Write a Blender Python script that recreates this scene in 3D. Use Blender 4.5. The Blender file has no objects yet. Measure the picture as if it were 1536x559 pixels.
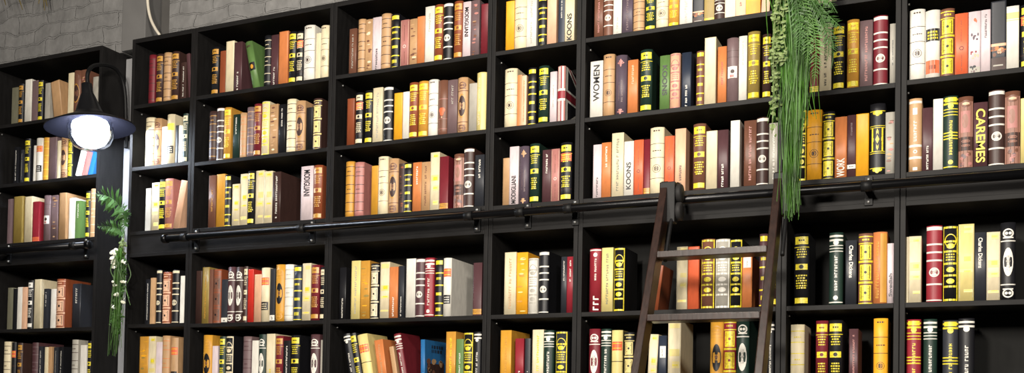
# A wall of black bookcases full of books, a library ladder, a wall lamp and hanging plants.
# one line per book: left edge, right edge, top (in the crop's own units), colour, spine style, options
SHELVES = [
# row, bay, x0, y0, scale, books
(1,0,0,100,6.073,"""105 160 190 olive pl
168 212 160 black gl:gilt
220 280 115 white pl
285 338 125 mauve pl
340 385 125 black gl:yel
405 450 148 grey pl
470 550 128 tan pl lean=-.16
615 670 55 cream pl
672 735 40 brown ov:dark
735 785 28 brown mo
840 885 90 grey pl"""),
(2,0,0,195,6.073,"""125 165 155 black vt:white:f
185 212 180 slate vt:grey:f
220 270 80 black gl:yel
300 322 140 white pl
325 385 75 white sq:coral
385 440 70 mustard ln:yel
442 512 65 mauve pl
516 550 95 cream pl
552 612 55 tan ov:dark
615 660 55 black st:yel
712 768 150 white pl lean=.28
770 818 172 rose pl lean=.28
822 866 195 blue pl lean=.28"""),
(3,0,0,280,6.073,"""62 105 110 mauve pl
122 205 88 olive-gold pl
218 290 88 cream pl
295 358 135 crimson lb:coral
395 455 80 mauve lw
455 520 75 mauve mo
535 600 55 tan pl
622 675 100 white pl
678 728 125 green vt:white:t
775 815 40 black gl:yel
818 868 18 tan ln:cream"""),
(4,0,0,408,6.073,"""62 110 140 olive pl
115 145 150 black pl
152 198 135 white pl
198 245 135 peach pl
248 295 75 black gl:white
308 370 65 cream pl
395 435 150 slate vt:white:t
460 504 152 white pl
505 585 62 rust st:peach
655 730 105 slate vt:white:t"""),
(5,0,0,490,8.1,"""45 125 180 cream ln:dark
130 185 185 black sq:coral
210 270 195 dark gl:gilt
375 450 190 plum ln:mauve
460 510 235 slate vt:white:f
540 578 245 cream pl
580 620 240 tan pl
640 690 245 slate vt:grey:f
712 762 240 black vt:white:f
860 935 155 grey ln:dark
970 1045 220 white pl
1060 1122 170 black gl:yel"""),
(1,1,190,30,4.658,"""150 195 245 burgundy ln:dark
205 252 240 dark gl:gilt
255 305 230 tan ln:dark
310 362 222 dark gl:gilt
375 412 295 dark vt:white:f
422 444 232 plum pl lean=-.1"""),
(2,1,190,135,4.658,"""130 190 195 cream ln:dark
190 240 200 tan ov:dark
242 278 255 white pl
280 333 172 cream sq:yel
335 358 245 black pl
360 387 245 cream pl
388 424 165 bottle gl:cream"""),
(3,1,190,235,4.658,"""130 168 220 grey pl
170 222 180 cream pt
222 268 160 black gl:yel
268 325 155 rose gl:gilt
352 396 168 peach pl lean=.2"""),
(4,1,190,380,4.658,"""130 160 180 black vt:white:f
165 200 170 tan pl
205 242 115 black bd:cream
246 302 130 rust st:peach
312 360 115 black bd:cream
370 400 155 white pl"""),
(5,1,190,470,4.955,"""90 155 170 gold mo
156 209 168 cream pt
211 260 210 lilac pl
262 318 165 tan ln:orange
322 375 180 tan sq:coral"""),
(1,2,190,30,4.658,"""590 640 190 black gl:gilt
650 690 215 rust pl
690 748 148 cream pl
750 805 155 plum vt:white:b
852 902 150 green lk lean=-.23
960 1006 110 black ln:cream
1008 1058 105 plum vt:white:b
1062 1126 80 orange pl
1130 1180 82 black gl:yel
1185 1232 80 black sq:coral+gl:cream
1235 1310 40 white bd:dark
1318 1354 90 cream pl
1356 1412 42 cream bd:dark"""),
(2,2,190,135,4.658,"""575 624 150 dark ln:gilt
626 676 125 dark bd:white
680 730 125 gold gl:yel
742 786 170 bottle vt:white:t
790 833 160 tan ln:orange
836 884 120 mauve ln:tan
886 938 98 burgundy gl:gilt
940 995 82 cream fr:yel
998 1055 100 tan mo
1060 1106 100 black vt:white:t
1115 1178 65 cream ln:dark
1180 1246 78 tan ov:dark
1250 1293 120 black pl
1303 1362 62 dark st:yellow"""),
(3,2,190,235,4.658,"""570 620 130 brown vt:gilt:m
622 680 120 mustard pl
685 728 128 black bd:yel
735 787 190 cream pt
789 841 118 cream pt
843 892 100 black gl:yel
895 954 95 cream pt
956 1014 100 cream pt
1018 1074 105 dark vt:white:f depth=.21
1215 1299 65 lilac T:black:MODIGLIANI:.45:.93:d
1301 1365 60 rust gl:gilt"""),
(4,2,190,380,4.658,"""480 520 120 dark pl
522 570 95 olive-gold vt:gilt:f
572 598 110 brown pl
600 656 110 rust st:brown
660 702 180 slate lb:white
706 757 95 plum ov:white
760 812 95 dark ov:white
815 842 90 dark gl:cream
846 884 110 red pl
887 936 145 peach pl
938 995 100 cream sq:coral
998 1032 105 slate lb:white
1040 1103 78 mustard ov:black
1105 1164 78 white ln:grey
1166 1222 85 navy bd:yel
1225 1284 68 cream pt
1286 1344 80 burgundy gl:gilt
1348 1390 95 black gl:cream"""),
(5,2,190,470,4.955,"""565 632 160 mustard ov:black depth=.2
634 675 240 lilac pl
685 729 170 bottle gl:yel
735 790 165 black fr:cream
860 923 170 mauve ln:plum
930 978 200 white pl
980 1032 155 bottle ov:white
1035 1098 150 cream vt:yel:b
1100 1157 165 burgundy gl:gilt
1160 1212 200 black vt:white:f
1220 1285 160 black gl:yel
1365 1432 155 plum ov:white
1435 1466 195 grey pl"""),
(1,3,490,0,4.658,"""155 205 200 brown vt:grey:f
216 266 135 tan ln:dark
268 317 135 tan mo
318 380 120 lilac vt:slate:b
381 446 100 tan ln:dark
448 506 100 black bd:yel
515 574 140 rose po:white
576 630 130 tan mo
632 684 115 orange pl
686 750 45 white vt:grey:t
752 812 35 rust gl:yel
815 880 25 black bd:white
888 948 10 rust gl:gilt
950 1004 12 lilac T:black:MODIGLIANI:.38:.9:d
1006 1064 0 mauve mo
1075 1125 25 burgundy pl"""),
(2,3,490,100,4.3,"""130 176 205 rust pl
186 234 170 black sq:coral+gl:cream
244 293 155 black gl:yel
296 358 135 cream vt:grey:f
364 424 130 black bd:white
432 485 168 amber pl
487 531 160 white pl
533 588 105 rust gl:yel
590 652 95 gold gl:yel
654 715 85 white bd:dark
717 778 90 brown hb:coral
780 842 85 mauve vt:grey:t
844 908 72 tan ov:dark
915 967 105 grey pl
969 1031 40 yellow ls:cream"""),
(3,3,490,210,4.3,"""120 174 140 gold ln:dark
180 240 145 rose ln:plum depth=.2
286 329 165 mustard pl
330 394 108 cream bd:dark
396 459 120 tan ov:dark
461 495 150 dark mo
498 548 148 black bd:yel
550 607 142 orange vt:white:t
608 664 140 tan vt:brown:f
666 724 78 cream pt
726 783 105 burgundy lb:gilt
818 882 90 brown mo2
884 949 55 dark bd:white
955 1015 95 slate vt:white:t"""),
(4,3,490,360,4.3,"""78 120 175 black vt:white:b
155 213 132 yellow vt:grey:f
215 275 132 gold mo
280 333 150 black st:cream
340 401 140 cream pt
403 458 172 orange vt:white:b
460 496 165 slate vt:white:b
508 568 118 white pl
570 628 118 plum bd:white
632 692 115 crimson bt:white
696 748 120 black bd:yel
750 802 115 white sq:coral depth=.24
944 1000 145 plum lb:gilt"""),
(5,3,490,470,5.908,"""180 240 180 black bt:white lean=-.2
242 296 175 black gl:yel lean=-.2
300 392 185 yellow sq:coral lean=-.2
445 522 232 orange vt:tan:f lean=-.16
580 618 292 tan pl lean=-.19
632 694 178 burgundy bt:white lean=-.21
833 870 230 blue uj2 depth=.2 lean=-.02
1055 1140 160 gold vt:yel:f
1146 1208 225 green vt:white:m
1212 1294 165 black fr:yel
1298 1365 160 black bt:white"""),
(1,4,740,0,6.579,"""122 205 10 amber pl
207 325 -60 cream bd:dark
327 424 -40 white vt:grey:f
440 525 -40 black bd:yel
530 622 -30 peach pl
640 700 -30 navy vt:white:t
705 798 -60 cream T:black:KOONS:.06:.6:u"""),
(2,4,740,90,5.079,"""84 178 68 cream bd:dark depth=.2
180 212 112 orange pl
214 250 118 peach vt:orange:f
262 324 60 black bd:yel
345 422 48 bottle gl:yel
430 481 88 lilac vt:grey:m
487 545 45 union uj depth=.24"""),
(3,4,740,205,5.079,"""68 120 160 tan pl
122 192 75 lilac T:black:MODIGLIANI:.03:.5:u
200 270 75 purple or:tan
278 352 55 bottle gl:yel
370 437 98 plum vt:white:t
439 502 92 rose po:white
510 596 45 black sq:coral+gl:yel"""),
(1,5,870,0,5.12,"""110 178 -80 brown vt:rose:f
180 252 -90 brown bd:white
255 319 -60 white vt:grey:b
321 404 -80 purple vt:mauve:f
408 494 -60 tan ln:dark
500 580 -80 bottle gl:yel
583 676 -90 cream bd:dark
680 762 -80 gold gl:yel
764 862 -60 white vt:grey:f
866 953 -60 slate mo3
955 1031 -80 olive-gold lb:yel
1034 1111 -80 dark bd:white
1114 1194 -60 cream pl
1196 1273 -40 peach vt:brown:m
1275 1385 -60 amber pl
1392 1455 -20 peach pl lean=.04"""),
(2,5,870,70,4.86,"""74 165 105 white T:black:WOMEN:.3:.93:u
168 250 58 tan bd:dark
257 341 65 purple or:rose
346 420 95 orange vt:peach:t
438 526 25 bottle gl:yel
580 652 62 green T:black:KOONS:.28:.82:d
655 728 50 peach fr:rose"""),
(2,5,1015,45,4.656,"""34 100 155 navy vt:white:b
137 191 148 brown bd:yel
193 272 50 cream pl depth=.2
286 347 115 orange vt:red:m
350 430 58 mauve lw
433 490 40 white vt:grey:t
495 580 12 olive-gold gl:yel
597 657 28 dark gl:yel"""),
(3,5,870,190,4.86,"""92 154 128 lilac vt:black:b
156 225 115 orange vt:white:t
231 317 45 cream vt:olive:f
319 389 105 white T:black:KOONS:.13:.62:u
391 460 95 coral po:black
462 508 90 burgundy lb:gilt
511 612 8 cream bd:dark depth=.19
616 685 68 coral po:black"""),
(3,5,1010,170,4.66,"""10 85 105 peach vt:black:b depth=.2
138 226 75 brown gl:yel
229 306 122 cream pl
308 382 115 plum vt:white:b
398 462 48 white pl
494 580 50 brown vt:rose:f
582 665 30 dark bd:white
668 738 65 grey vt:white:f"""),
(4,4,740,370,5.176,"""85 175 42 cream vt:tan:f
177 263 42 amber mo
272 345 90 white fr:grey
352 428 35 black bd:white
522 566 75 slate vt:white:t
568 622 75 crimson vt:white:t"""),
(4,5,740,370,5.176,"""746 834 15 crimson bt2:white
837 925 5 yellow vt:olive:f
935 1018 5 black fr:yel"""),
(5,4,740,480,6.982,"""72 185 105 mustard vt:gold:f depth=.2
225 315 190 crimson vt:white:b
328 382 190 slate vt:white:b
404 520 98 cream vt:yel:f
522 630 105 bottle bt:white
655 775 115 slate fr:yel"""),
(5,5,740,480,6.982,"""998 1112 90 burgundy ov:white
1125 1228 90 bottle bt:white
1238 1353 105 yellow sq:coral
1368 1472 125 black st:yellow"""),
(4,5,960,345,4.473,"""88 138 235 rust pl lean=.12
245 317 110 cream pt
319 393 108 coral pl
410 500 60 brown fr:yel
506 601 60 grey fr:white
603 683 60 black fr:yel
685 752 175 orange sw:white
800 856 25 plum bd:yel
868 940 40 dark gl:yel"""),
(5,5,950,465,5.948,"""132 212 215 cream pt lean=.04
218 292 225 navy sw:white
308 420 88 cream pt depth=.2
684 802 85 mustard ov:black
805 916 80 crimson st:yel
919 1032 75 bottle ov:white
1185 1255 100 black bt:white"""),
(1,6,1170,0,8.533,"""490 665 -560 cream pl"""),
(2,6,1200,20,4.66,"""68 130 150 burgundy lb:yel
136 218 70 cream vt:black:f
228 312 75 black gl:yel
328 412 45 gold gl:yel
418 508 50 mauve vt:rose:f
513 612 18 burgundy bd:white
628 668 72 grey vt:slate:m"""),
(3,6,1180,150,4.47,"""78 130 65 black fr:yel
134 235 68 amber bd:dark
240 320 78 black st:yel
323 403 112 orange T:white:WORK:.03:.33:u
405 463 98 plum lw2
465 550 90 amber pl
558 660 25 black di:yel
662 724 80 grey mo"""),
(4,6,1175,340,4.474,"""72 172 45 black gl:yel
308 400 40 bottle bt:white
416 492 90 slate T:white:Charles Dickens:.42:.92:d
504 600 45 brown st:yel
602 696 35 orange ls:gold
697 740 110 lilac T:slate:Swedish:.12:.5:u"""),
(5,6,1150,450,3.979,"""142 224 145 cream ln:yel
292 365 122 burgundy gl:yel
370 453 120 black gl:yel
490 545 170 plum vt:rose:f
637 722 108 amber bd:dark"""),
(2,7,1355,0,4.47,"""42 146 65 white bd:dark
148 246 70 white sk:coral
248 343 60 brown st:yel
346 435 90 coral po:black
437 518 75 lilac fl
520 585 65 lilac vt:slate:t
588 690 5 slate mo3
692 776 40 white sq2:yel
786 880 30 black sq:coral+gl:yel"""),
(3,7,1355,130,4.138,"""34 115 75 tan bw:white
117 183 130 plum vt:white:b
185 246 75 white pl
249 339 60 bottle bt:yel
342 433 62 brown mo2
436 523 95 plum T:yel:CAREMES:.08:.9:d
530 628 22 dark bd:white
630 726 28 brown mo2
728 800 70 yellow pl"""),
(4,7,1350,325,4.14,"""32 49 125 cream pl
51 132 120 cream pt
164 262 55 crimson bd:white
267 360 55 black fr:yel
363 460 45 yellow pt
462 536 95 slate T:white:Charles Dickens:.48:.92:d
538 622 92 cream pt
625 718 35 black ov:white"""),
(5,7,1150,450,3.979,"""835 920 115 crimson bt:yel
935 1016 112 bottle bt:white
1050 1142 120 slate bt:yel
1144 1240 108 black bt:white"""),
]
import bpy, bmesh, math, random
from mathutils import Vector, Matrix
random.seed(7)
S = bpy.context.scene
COL = S.collection

# ------------------------------------------------------------------ camera
FPX, YAW, PIT, ROL, PPY = 1500.834, .4225, .0263, .0179, 590.496
CAM = Vector((1.8197, -3.7351, 1.5))
def _axes():
    cy, sy = math.cos(YAW), math.sin(YAW)
    f = Vector((-sy, cy, 0)); r = Vector((cy, sy, 0)); u = Vector((0, 0, 1))
    cp, sp = math.cos(PIT), math.sin(PIT)
    f2 = f * cp + u * sp; u2 = u * cp - f * sp
    cr, sr = math.cos(ROL), math.sin(ROL)
    return r * cr + u2 * sr, u2 * cr - r * sr, f2
AX_R, AX_U, AX_F = _axes()
def at(px, py, Y):
    """point of the photograph (1536x559) -> world point on the vertical plane y = Y"""
    d = AX_R * ((px - 768) / FPX) - AX_U * ((py - PPY) / FPX) + AX_F
    return CAM + d * ((Y - CAM.y) / d.y)
def px_of(p):
    v = Vector(p) - CAM; z = v.dot(AX_F)
    return 768 + FPX * v.dot(AX_R) / z, PPY - FPX * v.dot(AX_U) / z
cd = bpy.data.cameras.new('camera'); cam = bpy.data.objects.new('camera', cd); COL.objects.link(cam)
M = Matrix((AX_R, AX_U, -AX_F)).transposed().to_4x4(); M.translation = CAM
cam.matrix_world = M
cd.sensor_width = 36; cd.lens = 36 * FPX / 1536; cd.shift_y = (PPY - 279.5) / 1536
cd.clip_start = .05; S.camera = cam

# ------------------------------------------------------------------ materials
def lin(c):
    return tuple((x / 255 / 12.92) if x / 255 <= .04045 else ((x / 255 + .055) / 1.055) ** 2.4 for x in c)
MATS = {}
def mat(key, rgb, rough=.5, spec=.4, var=.12, scale=40, bump=.0, metal=0, coord='Object', stretch=(1, 1, 1)):
    if key in MATS: return MATS[key]
    m = bpy.data.materials.new(key); m.use_nodes = True
    nt = m.node_tree; b = nt.nodes['Principled BSDF']
    b.inputs['Roughness'].default_value = rough
    b.inputs['Specular IOR Level'].default_value = spec
    b.inputs['Metallic'].default_value = metal
    tc = nt.nodes.new('ShaderNodeTexCoord'); mp = nt.nodes.new('ShaderNodeMapping')
    mp.inputs['Scale'].default_value = stretch
    nz = nt.nodes.new('ShaderNodeTexNoise'); nz.inputs['Scale'].default_value = scale; nz.inputs['Detail'].default_value = 5
    nt.links.new(tc.outputs[coord], mp.inputs[0]); nt.links.new(mp.outputs[0], nz.inputs['Vector'])
    rp = nt.nodes.new('ShaderNodeValToRGB')
    c = lin(rgb)
    rp.color_ramp.elements[0].position = .3; rp.color_ramp.elements[1].position = .7
    rp.color_ramp.elements[0].color = tuple(x * (1 - var) for x in c) + (1,)
    rp.color_ramp.elements[1].color = tuple(min(1, x * (1 + var)) for x in c) + (1,)
    nt.links.new(nz.outputs['Fac'], rp.inputs[0]); nt.links.new(rp.outputs[0], b.inputs['Base Color'])
    if bump:
        bp = nt.nodes.new('ShaderNodeBump'); bp.inputs['Strength'].default_value = bump; bp.inputs['Distance'].default_value = .002
        nt.links.new(nz.outputs['Fac'], bp.inputs['Height']); nt.links.new(bp.outputs[0], b.inputs['Normal'])
    MATS[key] = m
    return m
PAL = dict(
 olive=(112,110,92), black=(22,22,26), white=(226,222,212), mauve=(112,92,94), grey=(168,164,154), tan=(186,148,108),
 cream=(222,209,176), brown=(112,74,58), slate=(44,46,52), mustard=(206,150,52), blue=(40,104,160), rose=(176,118,112),
 crimson=(140,36,48), green=(92,124,68), peach=(226,180,148), rust=(136,70,42), dark=(62,42,38), plum=(80,52,56),
 burgundy=(112,32,42), bottle=(26,48,40), lilac=(216,200,204), gold=(198,144,58), orange=(204,124,72), yellow=(224,207,136),
 navy=(38,46,62), red=(206,52,42), amber=(236,168,40), purple=(84,72,84), coral=(224,104,66), union=(190,60,56),
 clay=(150,108,94), yel=(222,204,50), gilt=(190,140,56))
PAL['olive-gold'] = (150, 128, 66)
def cloth(c):
    if c in ('yel', 'gilt'): return mat('gilt_foil_' + c, PAL[c], .38, .6, .28, 160, 0)
    return mat('book_cloth_' + c.replace('-', '_'), PAL[c], .46, .45, .10, 60, .15, stretch=(1, 1, .35))
M_PAGE = mat('paper_pages', (206, 190, 156), .8, .2, .12, 30, 0, stretch=(14, .5, .5))
M_CASE = mat('black_brown_wood', (30, 29, 29), .5, .14, .22, 9, .25, stretch=(6, 6, 1))
M_CASEH = mat('black_brown_wood_across', (30, 29, 29), .5, .14, .22, 9, .25, stretch=(1, 6, 6))
M_BACK = mat('bookcase_back_board', (22, 22, 21), .7, .2, .15, 9, .1, stretch=(6, 6, 1))
M_RAIL = mat('black_steel_tube', (20, 20, 22), .3, .6, .1, 30, 0, metal=.6)
M_STEEL = mat('black_iron_fittings', (20, 20, 21), .5, .22, .15, 40, .1)
M_ZINC = mat('zinc_pin', (170, 170, 168), .35, .6, .1, 50, 0, metal=.7)
M_LADDER = mat('dark_walnut_ladder', (40, 25, 20), .36, .3, .35, 12, .2, stretch=(7, 7, 1))
M_SHADE = mat('lamp_shade_enamel', (24, 24, 26), .3, .6, .05, 20)
M_SHADEIN = mat('lamp_shade_inner_enamel', (15, 15, 20), .6, .0, .05, 20)
M_CABLE = mat('white_cable_sheath', (214, 206, 190), .5, .4, .06, 20)
M_LEAF = mat('fern_leaf_green', (56, 88, 40), .5, .35, .35, 14)
M_LEAFL = mat('young_fern_green', (82, 118, 58), .5, .35, .3, 14)
M_LEAFD = mat('trailing_grass_green', (56, 94, 28), .5, .35, .45, 10)
M_LEAFP = mat('pale_vine_leaf', (112, 130, 78), .5, .35, .3, 18)
M_STEMG = mat('plant_stem', (66, 84, 40), .6, .3, .2, 18)
M_FLOWER = mat('white_flower', (214, 216, 196), .6, .3, .08, 20)
M_DRY = mat('dry_leaf', (96, 84, 48), .6, .3, .3, 20)

# ------------------------------------------------------------------ mesh helpers
def link(name, me, mats, parent=None):
    for m in mats: me.materials.append(m)
    o = bpy.data.objects.new(name, me); COL.objects.link(o)
    if parent is not None: o.parent = parent
    return o
def from_bm(name, bm, mats, parent=None, smooth=False):
    me = bpy.data.meshes.new(name)
    bmesh.ops.recalc_face_normals(bm, faces=bm.faces[:])
    bm.to_mesh(me); bm.free()
    if smooth:
        for p in me.polygons: p.use_smooth = True
    return link(name, me, mats if isinstance(mats, (list, tuple)) else [mats], parent)
def bx(bm, x0, x1, y0, y1, z0, z1, bev=0, mi=0):
    v = [bm.verts.new((x, y, z)) for z in (z0, z1) for y in (y0, y1) for x in (x0, x1)]
    fs = [bm.faces.new([v[i] for i in q]) for q in ((0, 2, 3, 1), (4, 5, 7, 6), (0, 1, 5, 4), (2, 6, 7, 3), (0, 4, 6, 2), (1, 3, 7, 5))]
    for f in fs: f.material_index = mi
    if bev:
        es = list({e for f in fs for e in f.edges})
        bmesh.ops.bevel(bm, geom=es, offset=bev, segments=2, affect='EDGES', profile=.6)
def tube(bm, pts, r, n=10, mi=0, cap=True):
    pts = [Vector(p) for p in pts]; R = r if isinstance(r, (list, tuple)) else [r] * len(pts)
    rings = []; ref = None
    for i, p in enumerate(pts):
        t = (pts[min(i + 1, len(pts) - 1)] - pts[max(i - 1, 0)]).normalized()
        if ref is None: ref = Vector((0, 0, 1)) if abs(t.z) < .9 else Vector((1, 0, 0))
        a = t.cross(ref).normalized(); b = t.cross(a).normalized(); ref = -b if False else ref
        rings.append([bm.verts.new(p + (a * math.cos(k * 2 * math.pi / n) + b * math.sin(k * 2 * math.pi / n)) * R[i]) for k in range(n)])
    for A, B in zip(rings, rings[1:]):
        for k in range(n):
            f = bm.faces.new((A[k], A[(k + 1) % n], B[(k + 1) % n], B[k])); f.material_index = mi; f.smooth = True
    if cap:
        for q in (rings[0][::-1], rings[-1]):
            f = bm.faces.new(q); f.material_index = mi
def lathe(bm, prof, c, n=32, mi=0, axis='z'):
    rings = []
    for r, h in prof:
        ring = []
        for k in range(n):
            a = k * 2 * math.pi / n
            p = (r * math.cos(a), r * math.sin(a), h) if axis == 'z' else (r * math.cos(a), h, r * math.sin(a))
            ring.append(bm.verts.new(Vector(c) + Vector(p)))
        rings.append(ring)
    for A, B in zip(rings, rings[1:]):
        for k in range(n):
            f = bm.faces.new((A[k], A[(k + 1) % n], B[(k + 1) % n], B[k])); f.material_index = mi; f.smooth = True
    return rings
def smooth_path(pts, k=6):
    P = [Vector(p) for p in pts]; out = []
    for i in range(len(P) - 1):
        a, b, c, d = P[max(i - 1, 0)], P[i], P[i + 1], P[min(i + 2, len(P) - 1)]
        for j in range(k):
            t = j / k
            out.append(.5 * ((2 * b) + (c - a) * t + (2 * a - 5 * b + 4 * c - d) * t * t + (3 * b - a - 3 * c + d) * t ** 3))
    out.append(P[-1]); return out
def tag(o, label, cat, group=None):
    o['label'] = label; o['category'] = cat
    if group: o['group'] = group
    return o
def thing(name, loc, label, cat, group=None):
    o = bpy.data.objects.new(name, None); o.location = loc; o.empty_display_size = .05; COL.objects.link(o)
    return tag(o, label, cat, group)
def struct(name, bm, m):
    o = from_bm(name, bm, m); o['kind'] = 'structure'; return o

# ------------------------------------------------------------------ levels
Z_TOP = 3.37; T = .018
ROWZ = {0: 3.357, 1: 3.036, 2: 2.714, 3: 2.393, 4: 1.935, 5: 1.612, 6: 1.29, 7: .968, 8: .646, 9: .324}
Z_BAND = 2.292                                                     # top of the lower units
SHELF_DY = {(1, 2): .010, (1, 3): .009, (1, 4): .006, (5, 3): -.004, (7, 2): .004, (4, 3): -.004}
def shelf_z(bay, row): return ROWZ[row] + SHELF_DY.get((bay, row), 0)
BAYX = {0: (-2.98, -2.18), 1: (-1.977, -1.58), 2: (-1.578, -.777), 3: (-.775, .017), 4: (.019, .416), 5: (.418, 1.213), 6: (1.215, 1.618), 7: (1.62, 2.42)}
BAYNAME = {0: 'far-left bookcase', 1: 'lamp-side bookcase', 2: 'wide-left bookcase', 3: 'wide-centre bookcase', 4: 'narrow-centre bookcase', 5: 'ladder bookcase', 6: 'fern-side bookcase', 7: 'far-right bookcase'}
BAYLAB = {0: 'tall black bookcase standing apart at the far left, left of the lit lamp',
 1: 'narrow black bookcase right beside the lit wall lamp and trailing plant',
 2: 'wide black bookcase holding the leaning green book, second right from lamp',
 3: 'wide black bookcase whose lowest shelf holds the leaning books and blue book',
 4: 'narrow black bookcase holding the book with the flag spine',
 5: 'wide black bookcase behind the wooden library ladder',
 6: 'narrow black bookcase just right of the large hanging fern',
 7: 'wide black bookcase cut by the right edge, with the yellow-lettered CAREMES book'}
BAYLAB[7] = 'wide black bookcase at far right, holding the dark book with large yellow lettering'
ROWNAME = {0: 'fourth shelf above rail', 1: 'third shelf above rail', 2: 'second shelf above rail', 3: 'first shelf above rail', 4: 'first shelf below rail', 5: 'second shelf below rail'}
DEPTH = .28

def bookcase(bay):
    x0, x1 = BAYX[bay]
    root = thing('bookcase', ((x0 + x1) / 2, DEPTH / 2, 0), BAYLAB[bay], 'bookcase', 'black bookcases along the wall')
    ox, oy = (x0 + x1) / 2, DEPTH / 2
    def part(name, f, m):
        bm = bmesh.new(); f(bm); o = from_bm(name, bm, m, root)
        o.location = (-ox, -oy, 0)
        return o
    part('side_panel', lambda b: bx(b, x0, x0 + T, 0, DEPTH, 0, Z_TOP, .0015), M_CASE)
    part('side_panel', lambda b: bx(b, x1 - T, x1, 0, DEPTH, 0, Z_TOP, .0015), M_CASE)
    xi, xj = x0 + T, x1 - T
    part('back_panel', lambda b: bx(b, xi, xj, DEPTH - .006, DEPTH, .06, Z_TOP - T), M_BACK)
    part('top_panel', lambda b: bx(b, xi, xj, .0, DEPTH, Z_TOP - T - .004, Z_TOP, .0015), M_CASEH)
    part('top_panel', lambda b: bx(b, xi, xj, .0, DEPTH - .006, Z_BAND - T, Z_BAND, .0015), M_CASEH)
    part('fascia_board', lambda b: bx(b, xi, xj, .006, .022, Z_BAND, shelf_z(bay, 3) - T), M_CASEH)
    part('plinth', lambda b: bx(b, xi, xj, .012, .03, 0, .06), M_CASEH)
    for r in range(1, 10):
        z = shelf_z(bay, r)
        part('shelf', lambda b: bx(b, xi, xj, .001, DEPTH - .006, z - T, z, .0015), M_CASEH)
    for r in (1, 2, 3, 4):                                          # the bright shelf pins at the left cheek
        z = shelf_z(bay, r) - T
        def pin(b, z=z):
            lathe(b, [(0, .0), (.0042, .0), (.0042, .006), (0, .006)], (0, 0, 0), 8)
            for v in b.verts: v.co = Vector((xi + v.co.z, .055 + v.co.x, z - .012 + v.co.y))
        part('shelf_pin', pin, M_ZINC)
    return root
CASES = {b: bookcase(b) for b in BAYX}

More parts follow.
